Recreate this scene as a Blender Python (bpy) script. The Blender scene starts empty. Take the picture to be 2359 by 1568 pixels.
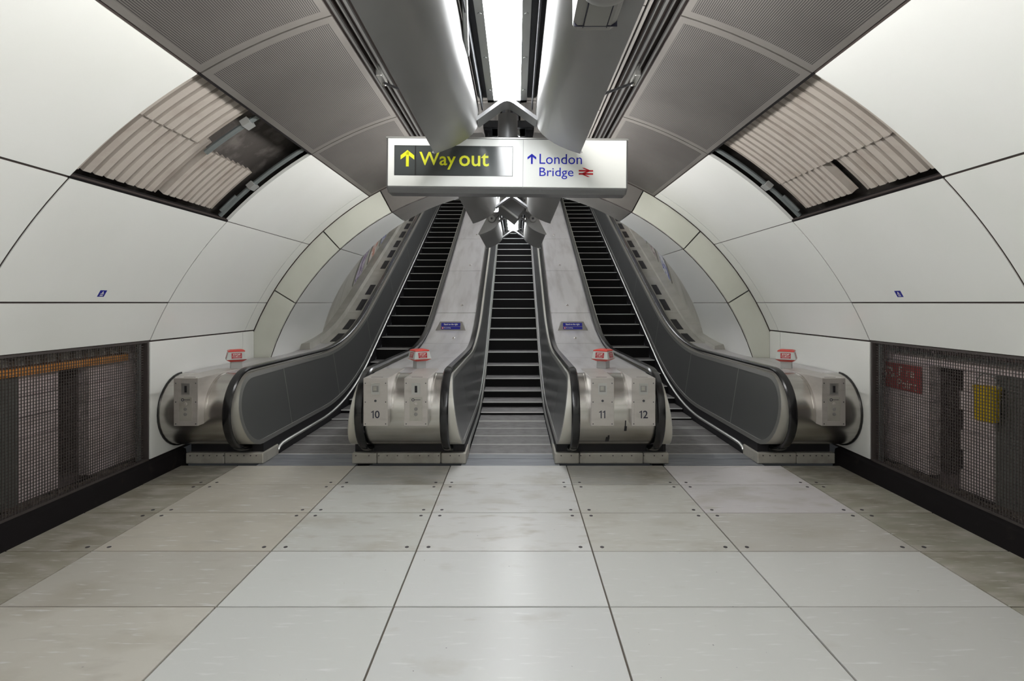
import bpy, math, random
from mathutils import Vector, Matrix
random.seed(7)
S = bpy.context.scene
COL = S.collection

# ------------------------------------------------------------------ camera, world, exposure
CAMX, CAMZ, F = 0.065, 1.70, 1225.0
cam = bpy.data.cameras.new('camera'); camo = bpy.data.objects.new('camera', cam); COL.objects.link(camo)
cam.sensor_width = 36.0; cam.lens = 36.0 * F / 2359.0
cam.shift_x = -(1190 - 1179.5) / 2359.0; cam.shift_y = (697 - 784) / 2359.0
cam.clip_start = 0.05; cam.clip_end = 200
camo.location = (CAMX, 0, CAMZ); camo.rotation_euler = (math.pi / 2, 0, 0)
S.camera = camo
w = bpy.data.worlds.new('world'); S.world = w; w.use_nodes = True
w.node_tree.nodes['Background'].inputs[0].default_value = (0.8, 0.85, 0.9, 1)
w.node_tree.nodes['Background'].inputs[1].default_value = 0.02
S.view_settings.view_transform = 'Standard'; S.view_settings.look = 'None'
S.view_settings.gamma = 1.0; S.view_settings.use_curve_mapping = False
S.view_settings.exposure = 0.0
LAMP, SIDE, SHAFT = 24.0, 24.0, 17.0       # emission strength: downlight diffusers, fill strips added on the wings, shaft

# ------------------------------------------------------------------ materials
M = {}
def mat(name, col, rough=0.5, metal=0.0, spec=0.5, noise=None, bump=None, coat=0.0, aniso=None, emit=None, objcol=False, stripes=None):
    m = bpy.data.materials.new(name); m.use_nodes = True; nt = m.node_tree; N = nt.nodes; L = nt.links
    b = N['Principled BSDF']
    b.inputs['Base Color'].default_value = (*col, 1); b.inputs['Roughness'].default_value = rough
    b.inputs['Metallic'].default_value = metal; b.inputs['Specular IOR Level'].default_value = spec
    b.inputs['Coat Weight'].default_value = coat; b.inputs['Coat Roughness'].default_value = 0.05
    if emit:
        b.inputs['Emission Color'].default_value = (*emit[0], 1); b.inputs['Emission Strength'].default_value = emit[1]
    geo = N.new('ShaderNodeNewGeometry'); src = None
    if objcol:
        oi = N.new('ShaderNodeObjectInfo'); src = oi.outputs['Color']
    if noise:                      # list of (scale, (sx,sy,sz), colour, lo, hi)
        for sc, st, c2, lo, hi in noise:
            mp = N.new('ShaderNodeMapping'); mp.inputs['Scale'].default_value = st
            L.new(geo.outputs['Position'], mp.inputs['Vector'])
            n = N.new('ShaderNodeTexNoise'); n.inputs['Scale'].default_value = sc; n.inputs['Detail'].default_value = 6
            L.new(mp.outputs[0], n.inputs['Vector'])
            r = N.new('ShaderNodeMapRange'); r.inputs[1].default_value = lo; r.inputs[2].default_value = hi
            L.new(n.outputs[0], r.inputs[0])
            mx = N.new('ShaderNodeMix'); mx.data_type = 'RGBA'; mx.inputs[7].default_value = (*c2, 1)
            if src: L.new(src, mx.inputs[6])
            else: mx.inputs[6].default_value = (*col, 1)
            L.new(r.outputs[0], mx.inputs[0]); src = mx.outputs[2]
    if stripes:                    # perforation rows that run along the tunnel: (pitch, radius, z centre, colour)
        p, R, zc, c2 = stripes
        sx = N.new('ShaderNodeSeparateXYZ'); L.new(geo.outputs['Position'], sx.inputs[0])
        a = N.new('ShaderNodeMath'); a.operation = 'SUBTRACT'; a.inputs[1].default_value = zc; L.new(sx.outputs[2], a.inputs[0])
        t = N.new('ShaderNodeMath'); t.operation = 'ARCTAN2'; L.new(sx.outputs[0], t.inputs[0]); L.new(a.outputs[0], t.inputs[1])
        k = N.new('ShaderNodeMath'); k.operation = 'MULTIPLY'; k.inputs[1].default_value = R / p; L.new(t.outputs[0], k.inputs[0])
        fr = N.new('ShaderNodeMath'); fr.operation = 'FRACT'; L.new(k.outputs[0], fr.inputs[0])
        g = N.new('ShaderNodeMath'); g.operation = 'GREATER_THAN'; g.inputs[1].default_value = 0.55; L.new(fr.outputs[0], g.inputs[0])
        mx = N.new('ShaderNodeMix'); mx.data_type = 'RGBA'; mx.inputs[7].default_value = (*c2, 1)
        if src: L.new(src, mx.inputs[6])
        else: mx.inputs[6].default_value = (*col, 1)
        L.new(g.outputs[0], mx.inputs[0]); src = mx.outputs[2]
    if src: L.new(src, b.inputs['Base Color'])
    if bump:                       # (scale, (sx,sy,sz), strength)
        mp = N.new('ShaderNodeMapping'); mp.inputs['Scale'].default_value = bump[1]
        L.new(geo.outputs['Position'], mp.inputs['Vector'])
        n = N.new('ShaderNodeTexNoise'); n.inputs['Scale'].default_value = bump[0]; n.inputs['Detail'].default_value = 4
        L.new(mp.outputs[0], n.inputs['Vector'])
        bp = N.new('ShaderNodeBump'); bp.inputs['Strength'].default_value = bump[2]; bp.inputs['Distance'].default_value = 0.01
        L.new(n.outputs[0], bp.inputs['Height']); L.new(bp.outputs[0], b.inputs['Normal'])
    M[name] = m; return m

ZC, R0 = -0.115, 3.785
mat('enamel', (0.74, 0.75, 0.73), 0.22, noise=[(0.7, (1, 1, 1), (0.70, 0.71, 0.68), 0.45, 0.75)])
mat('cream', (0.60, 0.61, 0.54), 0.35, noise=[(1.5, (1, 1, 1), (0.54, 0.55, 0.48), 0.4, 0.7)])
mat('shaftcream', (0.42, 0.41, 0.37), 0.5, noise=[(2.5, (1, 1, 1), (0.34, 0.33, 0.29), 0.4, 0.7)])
mat('gap', (0.035, 0.025, 0.022), 0.9)
mat('shell', (0.06, 0.052, 0.047), 0.95, noise=[(6, (1, 1, 1), (0.14, 0.125, 0.115), 0.5, 0.7)], bump=(9, (1, 1, 1), 0.8))
mat('ceilmetal', (0.165, 0.155, 0.143), 0.5, 0.35, noise=[(1.3, (1, 1, 1), (0.13, 0.12, 0.11), 0.45, 0.7)])
mat('perf', (0.155, 0.145, 0.134), 0.55, 0.3, noise=[(1.6, (1, 1, 1), (0.115, 0.105, 0.098), 0.4, 0.7)], stripes=(0.0125, R0, ZC, (0.03, 0.028, 0.027)))
mat('corrug', (0.40, 0.36, 0.32), 0.75, noise=[(5, (1, 1, 1), (0.33, 0.285, 0.25), 0.5, 0.75)])
mat('conduit', (0.16, 0.18, 0.18), 0.5, 0.4)
mat('railmetal', (0.13, 0.13, 0.125), 0.4, 0.6)
mat('galv', (0.42, 0.43, 0.42), 0.45, 0.6)
for nm, d, k in (('tile', 0.52, 0.55), ('tileclean', 0.62, 0.68), ('tiledirty', 0.44, 0.46)):
    mat(nm, (0.6, 0.6, 0.58), 0.3, objcol=True, spec=0.45,
        noise=[(1.7, (1, 1.6, 1), (0.36, 0.33, 0.27) if nm != 'tiledirty' else (0.22, 0.195, 0.145), d, d + 0.32), (5, (0.8, 2.2, 1), (0.42, 0.395, 0.35), k, k + 0.25),
               (38, (1, 1, 1), (0.16, 0.15, 0.17), 0.735, 0.755), (14, (0.4, 3, 1), (0.66, 0.66, 0.65), 0.6, 0.75)], bump=(2.0, (1, 1, 1), 0.04))
mat('grout', (0.12, 0.10, 0.08), 0.9)
mat('darkdot', (0.045, 0.04, 0.045), 0.6)
mat('kerb', (0.009, 0.0075, 0.008), 0.85, spec=0.15, noise=[(8, (1, 1, 1), (0.028, 0.023, 0.021), 0.6, 0.8)])
mat('alu', (0.58, 0.56, 0.53), 0.27, 1.0, noise=[(3, (0.3, 4, 4), (0.46, 0.44, 0.41), 0.4, 0.7)])
mat('aludeck', (0.64, 0.625, 0.63), 0.40, 0.6, noise=[(2.2, (3, 0.5, 0.5), (0.52, 0.50, 0.50), 0.45, 0.7)])
mat('alupale', (0.42, 0.40, 0.355), 0.5, 0.3, noise=[(6, (1, 1, 1), (0.30, 0.28, 0.24), 0.5, 0.75)])
mat('rim', (0.56, 0.545, 0.49), 0.42, 0.45)
mat('boxalu', (0.50, 0.47, 0.44), 0.38, 0.45, noise=[(5, (1, 1, 3), (0.42, 0.39, 0.36), 0.5, 0.8)])
mat('panelgrey', (0.20, 0.203, 0.203), 0.3, 0.6)
mat('panelmid', (0.25, 0.256, 0.262), 0.28, 0.7)
mat('trimmetal', (0.50, 0.50, 0.48), 0.32, 0.8)
mat('bracketgrey', (0.26, 0.245, 0.225), 0.45, 0.5)
mat('rubber', (0.008, 0.008, 0.009), 0.2, spec=0.6)
mat('black', (0.007, 0.006, 0.008), 0.6)
mat('treadmetal', (0.235, 0.225, 0.225), 0.5, 0.4, noise=[(9, (1, 1, 1), (0.17, 0.16, 0.16), 0.4, 0.7)])
mat('riser', (0.006, 0.0055, 0.006), 0.6, spec=0.15)
mat('stepedge', (0.72, 0.72, 0.70), 0.4, 0.3)
mat('combplate', (0.25, 0.26, 0.28), 0.45, 0.5, noise=[(4, (0.6, 8, 1), (0.38, 0.39, 0.42), 0.5, 0.75)])
mat('wing', (0.36, 0.358, 0.352), 0.36, 0.6, noise=[(1.5, (1, 0.5, 1), (0.30, 0.298, 0.29), 0.45, 0.7)])
mat('fitgrey', (0.20, 0.20, 0.205), 0.45, 0.5)
mat('fitdark', (0.06, 0.062, 0.07), 0.6, 0.2)
mat('lamp', (0.9, 0.9, 0.9), 0.5, emit=((0.97, 0.99, 1.0), LAMP))
mat('washer', (0.9, 0.9, 0.9), 0.5, emit=((1.0, 0.985, 0.955), SIDE))  # glow of the strips added to the wings to brighten the walls
mat('shaftlampfill', (0.9, 0.9, 0.9), 0.5, emit=((0.97, 0.985, 1.0), SHAFT))  # inclined diffuser, and the fill strips added to the shaft wings
mat('signwhite', (0.66, 0.67, 0.645), 0.3, coat=0.1, emit=((0.95, 1.0, 0.93), 0.08))
mat('signdark', (0.055, 0.062, 0.062), 0.12, spec=0.6)
mat('signblack', (0.01, 0.01, 0.01), 0.3)
mat('yellow', (0.60, 0.62, 0.01), 0.4, emit=((0.6, 0.62, 0.01), 0.12))
mat('blue', (0.008, 0.014, 0.42), 0.5, spec=0.2)
mat('platblue', (0.010, 0.012, 0.24), 0.35)
mat('red', (0.48, 0.012, 0.02), 0.5, spec=0.2)
mat('capred', (0.62, 0.05, 0.035), 0.35)
mat('labelred', (0.36, 0.006, 0.02), 0.4)
mat('stopgrey', (0.50, 0.53, 0.51), 0.5)
mat('pedgrey', (0.40, 0.41, 0.40), 0.5, 0.2)
mat('white', (0.75, 0.74, 0.68), 0.5)
mat('ink', (0.012, 0.012, 0.03), 0.5)
mat('plasticgrey', (0.22, 0.215, 0.205), 0.45)
mat('block', (0.80, 0.69, 0.69), 0.85, noise=[(7, (1, 1, 1), (0.60, 0.51, 0.50), 0.45, 0.75)], bump=(30, (1, 1, 1), 0.3))
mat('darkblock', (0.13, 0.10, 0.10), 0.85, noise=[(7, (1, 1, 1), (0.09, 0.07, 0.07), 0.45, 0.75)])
mat('colgrey', (0.09, 0.095, 0.085), 0.7)
mat('wire', (0.06, 0.05, 0.047), 0.7, 0.2)
mat('orange', (0.80, 0.33, 0.06), 0.7, noise=[(9, (1, 1, 1), (0.50, 0.19, 0.03), 0.5, 0.75)])
mat('rubbleb', (0.11, 0.09, 0.075), 0.95, noise=[(20, (1, 1, 1), (0.22, 0.19, 0.14), 0.55, 0.75)])
mat('firered', (0.34, 0.025, 0.025), 0.55)
mat('bucketyellow', (0.75, 0.52, 0.0), 0.5)
mat('fadetext', (0.62, 0.55, 0.47), 0.7)
for i, (a, b2) in enumerate([((0.5, 0.45, 0.55), (0.10, 0.06, 0.16)), ((0.62, 0.58, 0.55), (0.45, 0.16, 0.10)),
                             ((0.60, 0.60, 0.62), (0.08, 0.10, 0.35)), ((0.55, 0.5, 0.48), (0.14, 0.10, 0.10))]):
    mat('print%d' % i, a, 0.4, noise=[(6 + i, (1, 1, 1), b2, 0.46, 0.54), (17, (1, 1, 1), (0.7, 0.65, 0.55), 0.6, 0.63)])

# ------------------------------------------------------------------ mesh helpers
class MB:
    def __init__(s): s.v = []; s.f = []; s.mi = []
    def add(s, v, f, m=0):
        o = len(s.v); s.v += [tuple(p) for p in v]
        s.f += [tuple(i + o for i in q) for q in f]; s.mi += [m] * len(f); return s
    def box(s, x0, x1, y0, y1, z0, z1, m=0):
        v = [(x, y, z) for z in (z0, z1) for y in (y0, y1) for x in (x0, x1)]
        return s.add(v, [(0, 2, 3, 1), (4, 5, 7, 6), (0, 1, 5, 4), (2, 6, 7, 3), (0, 4, 6, 2), (1, 3, 7, 5)], m)
    def frustum(s, h0, h1, z0, z1, m=0, cx=0, cy=0):
        v = [(cx + sx * h, cy + sy * h, z) for h, z in ((h0, z0), (h1, z1)) for sx, sy in ((-1, -1), (1, -1), (1, 1), (-1, 1))]
        return s.add(v, [(3, 2, 1, 0), (4, 5, 6, 7), (0, 1, 5, 4), (1, 2, 6, 5), (2, 3, 7, 6), (3, 0, 4, 7)], m)
    def rings(s, rs, m=0, cap=True, closed=True):
        n = len(rs[0]); v = [p for r in rs for p in r]; f = []
        for i in range(len(rs) - 1):
            for j in range(n if closed else n - 1):
                a, b = i * n + j, i * n + (j + 1) % n
                f.append((a, b, b + n, a + n))
        if cap and closed: f.append(tuple(range(n))[::-1]); f.append(tuple((len(rs) - 1) * n + j for j in range(n)))
        return s.add(v, f, m)
    def tube(s, path, r, n=8, m=0):
        path = [Vector(p) for p in path]; rs = []
        for i, p in enumerate(path):
            t = (path[min(i + 1, len(path) - 1)] - path[max(i - 1, 0)]).normalized()
            up = Vector((0, 0, 1)) if abs(t.z) < 0.9 else Vector((1, 0, 0))
            a = t.cross(up).normalized(); b = a.cross(t)
            rs.append([p + (a * math.cos(k * 2 * math.pi / n) + b * math.sin(k * 2 * math.pi / n)) * r for k in range(n)])
        return s.rings(rs, m)
    def prism(s, poly, a, b, axis='y', m=0):      # poly (p,q): axis y -> (x,z); axis x -> (y,z); axis z -> (x,y)
        def P(p, q, t): return (p, t, q) if axis == 'y' else ((t, p, q) if axis == 'x' else (p, q, t))
        return s.rings([[P(p, q, a) for p, q in poly], [P(p, q, b) for p, q in poly]], m)
    def arc(s, a0, a1, y0, y1, R, th, n=8, m=0, zc=ZC, gap=0.0):
        a0, a1 = math.radians(a0) + gap / 2 / R, math.radians(a1) - gap / 2 / R
        f0 = y0 if callable(y0) else (lambda z: y0)
        f1 = y1 if callable(y1) else (lambda z: y1)
        rs = []
        for i in range(n + 1):
            a = a0 + (a1 - a0) * i / n; c, si = math.cos(a), math.sin(a)
            x, z, x2, z2 = R * c, zc + R * si, (R + th) * c, zc + (R + th) * si
            ya, yb = f0(z) + gap / 2, f1(z) - gap / 2
            rs.append([(x, ya, z), (x, yb, z), (x2, yb, z2), (x2, ya, z2)])
        return s.rings(rs, m)
    def sweep(s, path, sec, m=0):                  # path (y,z); section (x,n) closed
        rs = []
        for i, (y, z) in enumerate(path):
            p, q = path[max(i - 1, 0)], path[min(i + 1, len(path) - 1)]
            t = Vector((q[0] - p[0], q[1] - p[1])).normalized(); nn = (-t.y, t.x)
            rs.append([(x, y + nn[0] * h, z + nn[1] * h) for x, h in sec])
        return s.rings(rs, m)
    def build(s, name, mats, parent=None, smooth=False, bevel=0.0, kind=None, local=False):
        me = bpy.data.meshes.new(name); off = Vector((0, 0, 0))
        if parent is not None and 'base' in parent and not local: off = Vector(parent['base'])
        me.from_pydata([tuple(Vector(p) - off) for p in s.v], [], s.f)
        for mm in ([mats] if isinstance(mats, str) else mats): me.materials.append(M[mm])
        me.polygons.foreach_set('material_index', s.mi)
        import bmesh
        bm = bmesh.new(); bm.from_mesh(me); bmesh.ops.recalc_face_normals(bm, faces=bm.faces); bm.to_mesh(me); bm.free()
        if smooth:
            me.polygons.foreach_set('use_smooth', [True] * len(me.polygons)); me.set_sharp_from_angle(angle=math.radians(35))
        o = bpy.data.objects.new(name, me); COL.objects.link(o)
        if parent is not None:
            o.parent = parent
            if off.length: o['base'] = list(off)
        if kind: o['kind'] = kind
        if bevel:
            b = o.modifiers.new('bevel', 'BEVEL'); b.width = bevel; b.segments = 2; b.limit_method = 'ANGLE'; b.angle_limit = math.radians(50)
        return o

def tag(o, label, cat, group=None, kind=None):
    o['label'] = label; o['category'] = cat
    if group: o['group'] = group
    if kind: o['kind'] = kind
    return o
def thing(name, loc, label, cat, group=None, kind=None, rotz=0.0):
    o = bpy.data.objects.new(name, None); COL.objects.link(o); o.location = loc; o.rotation_euler = (0, 0, rotz)
    o.empty_display_size = 0.1
    if rotz == 0.0: o['base'] = list(loc)
    return tag(o, label, cat, group, kind)
def sub(o, src, loc, parent):                       # a repeat of a small piece, sharing its mesh
    c = src.copy(); COL.objects.link(c); c.parent = parent; c.location = loc; return c
def text_mesh(txt, wdt=None, hgt=None, bold=0.0):   # flat lettering, lower-left at 0,0 ; returns verts (u,v) and faces
    cu = bpy.data.curves.new('lettering', 'FONT'); cu.body = txt; cu.size = 1.0; cu.offset = bold; cu.resolution_u = 3
    ob = bpy.data.objects.new('lettering', cu); COL.objects.link(ob)
    bpy.context.view_layer.update()
    me = bpy.data.meshes.new_from_object(ob.evaluated_get(bpy.context.evaluated_depsgraph_get()))
    v = [(p.co.x, p.co.y) for p in me.vertices]; f = [tuple(q.vertices) for q in me.polygons]
    bpy.data.objects.remove(ob); bpy.data.meshes.remove(me); bpy.data.curves.remove(cu)
    x0, x1 = min(a for a, b in v), max(a for a, b in v); y0, y1 = min(b for a, b in v), max(b for a, b in v)
    sx = wdt / (x1 - x0) if wdt else None; sy = hgt / (y1 - y0) if hgt else None
    sx = sx or sy; sy = sy or sx
    return [((a - x0) * sx, (b - y0) * sy) for a, b in v], f
def lettering(name, parent, m, txt, org, U, V, wdt=None, hgt=None, bold=0.0):   # on a plane: org + u*U + v*V
    v, f = text_mesh(txt, wdt, hgt, bold); org, U, V = Vector(org), Vector(U), Vector(V)
    mb = MB(); mb.add([org + U * a + V * b for a, b in v], f); return mb.build(name, m, parent)
def poly_flat(name, parent, m, polys, org, U, V):
    org, U, V = Vector(org), Vector(U), Vector(V); mb = MB()
    for p in polys: mb.add([org + U * a + V * b for a, b in p], [tuple(range(len(p)))])
    return mb.build(name, m, parent)

# ------------------------------------------------------------------ paths of the escalators
SL, YF, LB = 0.4957, 8.516, 1.2
def nz(y):
    if y < YF - LB: return 0.0
    if y > YF + LB: return SL * (y - YF)
    return SL * (y - YF + LB) ** 2 / (4 * LB)
def deckz(y): return 0.955 + nz(y - 0.4)
def botz(y): return 0.21 + nz(y - 0.12)
def frange(a, b, st):
    n = max(1, int(round(abs(b - a) / st))); return [a + (b - a) * i / n for i in range(n + 1)]
YEND = 21.2
YP, ZP = 8.71, 1.7
def cutplane(z): return YP - SL * (z - ZP)

# ------------------------------------------------------------------ floor
fl = MB().box(-3.5, 3.5, -5.0, 5.553, -0.10, -0.012).build('floor', 'grout')
tag(fl, 'floor of large pale stone tiles with narrow joints and corner screws', 'floor', kind='structure')
XJ = [-3.46, -2.845, -1.617, -0.623, 0.585, 1.593, 2.825, 3.46]
YJ = [-4.34, -3.675, -3.01, -2.345, -1.68, -1.015, -0.35, 0.315, 0.98, 1.645, 2.31, 2.975, 3.64, 4.305, 4.97, 5.553]
scr = None
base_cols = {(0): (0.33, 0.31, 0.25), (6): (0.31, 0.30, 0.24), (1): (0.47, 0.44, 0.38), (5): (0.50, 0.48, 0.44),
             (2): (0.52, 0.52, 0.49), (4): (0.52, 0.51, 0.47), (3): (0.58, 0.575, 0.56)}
for j in range(len(YJ) - 1):
    for i in range(7):
        g = 0.005
        dz = random.uniform(-0.0012, 0.0012)
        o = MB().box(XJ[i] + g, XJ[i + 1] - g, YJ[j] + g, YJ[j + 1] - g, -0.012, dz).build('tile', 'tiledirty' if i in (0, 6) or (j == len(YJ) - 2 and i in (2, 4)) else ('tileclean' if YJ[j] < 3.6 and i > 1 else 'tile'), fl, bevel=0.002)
        c = Vector(base_cols[i])
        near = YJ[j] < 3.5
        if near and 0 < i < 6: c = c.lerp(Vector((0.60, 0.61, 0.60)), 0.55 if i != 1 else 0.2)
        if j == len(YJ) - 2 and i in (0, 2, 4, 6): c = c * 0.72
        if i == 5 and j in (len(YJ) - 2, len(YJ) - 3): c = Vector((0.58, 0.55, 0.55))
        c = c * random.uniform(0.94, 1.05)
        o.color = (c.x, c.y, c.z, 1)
        if 3.6 < YJ[j] :
            for px in (XJ[i] + 0.075, XJ[i + 1] - 0.075):
                for py in (YJ[j] + 0.06, YJ[j + 1] - 0.06):
                    if abs(px) > 3.3 or (j == len(YJ) - 2 and py > 5.3): continue
                    if scr is None:
                        r = 0.014
                        mb = MB(); mb.rings([[(r * math.cos(k * math.pi / 5), r * math.sin(k * math.pi / 5), z) for k in range(10)] for z in (0.0, 0.0022)])
                        scr = mb.build('screw', 'darkdot', o); scr.location = (px, py, 0)
                    else: sub(o, scr, (px, py, 0), o)

# ------------------------------------------------------------------ kerbs
for sgn, n in ((-1, 'left'), (1, 'right')):
    mb = MB().prism([(sgn * 3.43, -0.02), (sgn * 3.455, 0.15), (sgn * 3.52, 0.175), (sgn * 3.715, 0.17), (sgn * 3.715, -0.1), (sgn * 3.43, -0.1)], -5.0, 5.66, 'y')
    o = mb.build('baseboard_' + n, 'kerb'); tag(o, 'black dirty kerb along the %s tunnel wall under the mesh screen' % n, 'kerb', kind='structure')

# ------------------------------------------------------------------ tunnel walls
AY = [-5.0, -3.95, -2.13, -0.31, 1.52, 3.348, 5.17, 6.97, 7.22]
AROW = [22.44, 28.65, 43.47, 59.29]
def mir(sgn, a0, a1): return (a0, a1) if sgn > 0 else (180 - a1, 180 - a0)
walls = {}
for sgn, n in ((-1, 'left'), (1, 'right')):
    mb = MB()
    a0, a1 = mir(sgn, 22.0, 60.0)
    mb.arc(a0, a1, -5.0, 7.24, 4.0, 0.08, 16)
    x0, x1 = sorted((sgn * 4.08, sgn * 4.18)); mb.box(x0, x1, -5.0, 7.24, -0.1, 1.45)
    x0, x1 = sorted((sgn * 3.70, sgn * 4.45)); mb.box(x0, x1, -5.0, 7.24, 1.36, 1.46)
    wl = mb.build('wall_' + n, 'shell', smooth=True)
    tag(wl, 'curved %s tunnel wall clad in white enamel panels with one panel missing' % n, 'wall', kind='structure'); walls[sgn] = wl
    for r in range(3):
        for k in range(len(AY) - 1):
            if r == 2 and k == 5: continue
            a0, a1 = mir(sgn, AROW[r], AROW[r + 1])
            MB().arc(a0, a1, AY[k], AY[k + 1], R0, 0.03, 10, gap=0.017 if k < 6 else 0.010).build('wall_panel', 'enamel', wl, smooth=True)
    for ya, yb in ((-5.0, -3.3), (-3.3, -1.5), (-1.5, 0.5), (5.17, 6.93), (6.93, 7.22)):
        g = 0.005; x0, x1 = sorted((sgn * 3.50, sgn * 3.53))
        MB().box(x0, x1, ya + g, yb - g, 0.178, 1.318).build('wall_panel', 'enamel', wl, bevel=0.003)
    for aa in AROW:
        da = math.degrees(0.014 / R0); a0, a1 = mir(sgn, aa - da, aa + da)
        for ya, yb in ((-5.0, 3.345), (5.175, 7.22)) if aa > 58 else ((-5.0, 7.22),):
            MB().arc(a0, a1, ya, yb, R0 + 0.006, 0.02, 1).build('joint_gasket', 'gap', wl)
    for k, yy in enumerate(AY[1:-1]):
        a0, a1 = mir(sgn, AROW[0], AROW[3])
        if 0 <= k and yy in (3.348, 5.17): a0, a1 = mir(sgn, AROW[0], AROW[2])
        MB().arc(a0, a1, yy - 0.011, yy + 0.011, R0 + 0.006, 0.02, 16).build('joint_gasket', 'gap', wl)
    # joint rails round the missing panel
    for aa in (AROW[2], AROW[3]):
        a0, a1 = mir(sgn, aa - 0.12, aa + 0.12); MB().arc(a0, a1, 3.34, 5.18, R0 + 0.002, 0.06, 1).build('panel_rail', 'kerb', wl)
    # corrugated lining behind the missing panel
    def corr(a0, a1, y0, y1, R, pitch=0.1):
        mb = MB(); A0, A1 = mir(sgn, a0, a1); ys = []; hs = []
        y = y0
        prof = [(0.0, 0.05), (0.20, 0.05), (0.27, 0.0), (0.93, 0.0)]
        while y < y1 - 1e-6:
            for f_, h in prof:
                if y + f_ * pitch <= y1: ys.append(y + f_ * pitch); hs.append(h)
            y += pitch
        n = 8; rs = []
        for i in range(n + 1):
            a = math.radians(A0 + (A1 - A0) * i / n); c, si = math.cos(a), math.sin(a)
            rs.append([((R + h) * c, yy, ZC + (R + h) * si) for yy, h in zip(ys, hs)] + [((R + h + 0.006) * c, yy, ZC + (R + h + 0.006) * si) for yy, h in reversed(list(zip(ys, hs)))])
        mb.rings(rs); return mb.build('corrugated_sheet', 'corrug', wl)
    if sgn < 0:
        corr(52.0, 59.2, 3.37, 4.10, 3.855); corr(43.9, 52.8, 3.37, 4.22, 3.87); corr(44.1, 51.6, 4.25, 5.0, 3.862, 0.085)
        ys_c = (4.19, 5.08)
    else:
        corr(49.2, 59.2, 3.37, 5.0, 3.855, 0.092); corr(44.0, 49.6, 3.39, 4.16, 3.872); corr(44.2, 49.6, 4.27, 5.0, 3.868, 0.085)
        ys_c = (5.08,)
    for yc in ys_c:
        a0, a1 = (43.7, 59.0) if yc > 5 else (51.5, 59.0)
        A0, A1 = mir(sgn, a0, a1)
        MB().tube([(3.83 * math.cos(math.radians(a)), yc, ZC + 3.83 * math.sin(math.radians(a))) for a in frange(A0, A1, 1.5)], 0.022).build('conduit', 'conduit', wl, smooth=True)
        mid = math.radians(mir(sgn, 50, 50)[0] if yc > 5 else mir(sgn, 57.5, 57.5)[0])
        MB().arc(math.degrees(mid) - 0.5, math.degrees(mid) + 0.5, yc - 0.05, yc + 0.05, 3.80, 0.05, 2).build('clamp', 'galv', wl)
        if yc < 5: continue
        am = mir(sgn, 44.5, 47.5); MB().tube([(3.83 * math.cos(math.radians(a)), yc - 0.055, ZC + 3.83 * math.sin(math.radians(a))) for a in frange(am[0], am[1], 1.5)], 0.016).build('conduit', 'conduit', wl, smooth=True)
    # rear wall of blocks behind the mesh
    xb = sgn * 3.72
    niche = (4.395, 4.707) if sgn < 0 else (4.39, 4.713)
    col = (3.45, 4.01) if sgn < 0 else (3.40, 4.03)
    zrow = [0.17 + 0.162 * i for i in range(8)]
    for ri in range(7):
        st = 2.2 + (0.24 if ri % 2 else 0.0)
        segs = [y for y in frange(st, st + 0.48 * 9, 0.48)]
        for a, b in zip(segs[:-1], segs[1:]):
            for lo, hi in ((2.0, niche[0]), (niche[1], 6.6)):
                p, q = max(a, lo), min(b, hi)
                if q - p < 0.03 or ri == 6 and False: continue
                if zrow[ri] + 0.162 > 1.10 and ri >= 6: p, q = max(a, 2.0), min(b, 6.6)
                x0, x1 = sorted((xb, xb + sgn * 0.10)); d = random.uniform(0, 0.004) * sgn
                MB().box(x0 + d, x1 + d, p + 0.003, q - 0.003, zrow[ri] + 0.003, zrow[ri] + 0.159).build('block', 'block', wl)
                if ri >= 6: break
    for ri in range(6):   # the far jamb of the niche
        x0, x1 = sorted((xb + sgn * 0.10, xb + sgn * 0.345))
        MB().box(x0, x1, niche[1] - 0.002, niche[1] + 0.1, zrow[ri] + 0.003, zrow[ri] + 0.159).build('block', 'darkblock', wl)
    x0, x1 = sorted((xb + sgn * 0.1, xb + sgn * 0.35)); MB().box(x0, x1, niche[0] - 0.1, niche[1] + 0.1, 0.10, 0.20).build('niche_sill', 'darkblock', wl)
    x0, x1 = sorted((xb - sgn * 0.03, xb + sgn * 0.02)); MB().box(x0, x1, col[0], col[1], 0.17, 1.15).build('steel_column', 'colgrey', wl, bevel=0.006)

# items seen through the mesh
b = MB().box(-3.715, -3.655, 2.2, 5.10, 1.15, 1.215).build('timber_beam', 'orange'); tag(b, 'orange painted timber beam behind the mesh screen', 'beam')
for i in range(22):
    y = 2.2 + i * 0.132
    o = MB().box(-3.72, -3.62, y, y + random.uniform(0.07, 0.11), 1.232, 1.232 + random.uniform(0.06, 0.09)).build('packing_block', 'corrug', walls[-1], bevel=0.012)
cdt = MB().tube([(3.675, y, 1.245) for y in frange(2.2, 5.1, 0.5)], 0.022).build('conduit_pipe', 'galv', smooth=True); tag(cdt, 'pale metal conduit pipe along the top of the right mesh opening', 'pipe')
t = thing('fire_point_sign', (3.72, 5.02, 0.88), 'red fire point sign with worn lettering behind the right mesh', 'sign')
MB().box(3.70, 3.715, 4.79, 5.245, 0.875, 1.12).build('plate', 'firered', t)
lettering('lettering', t, 'fadetext', 'Fire', (3.6985, 5.05, 1.01), (0, -1, 0), (0, 0, 1), hgt=0.085, wdt=0.19)
lettering('lettering', t, 'fadetext', 'Point', (3.6985, 5.07, 0.895), (0, -1, 0), (0, 0, 1), hgt=0.085, wdt=0.24)
mb = MB()
for k in range(16):
    y = 5.23 - random.uniform(0, 0.15); z = random.uniform(0.96, 1.08); mb.box(3.6975, 3.70, y - 0.018, y, z, z + random.uniform(0.006, 0.02))
mb.build('worn_print', 'fadetext', t, kind='stuff')
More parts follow.
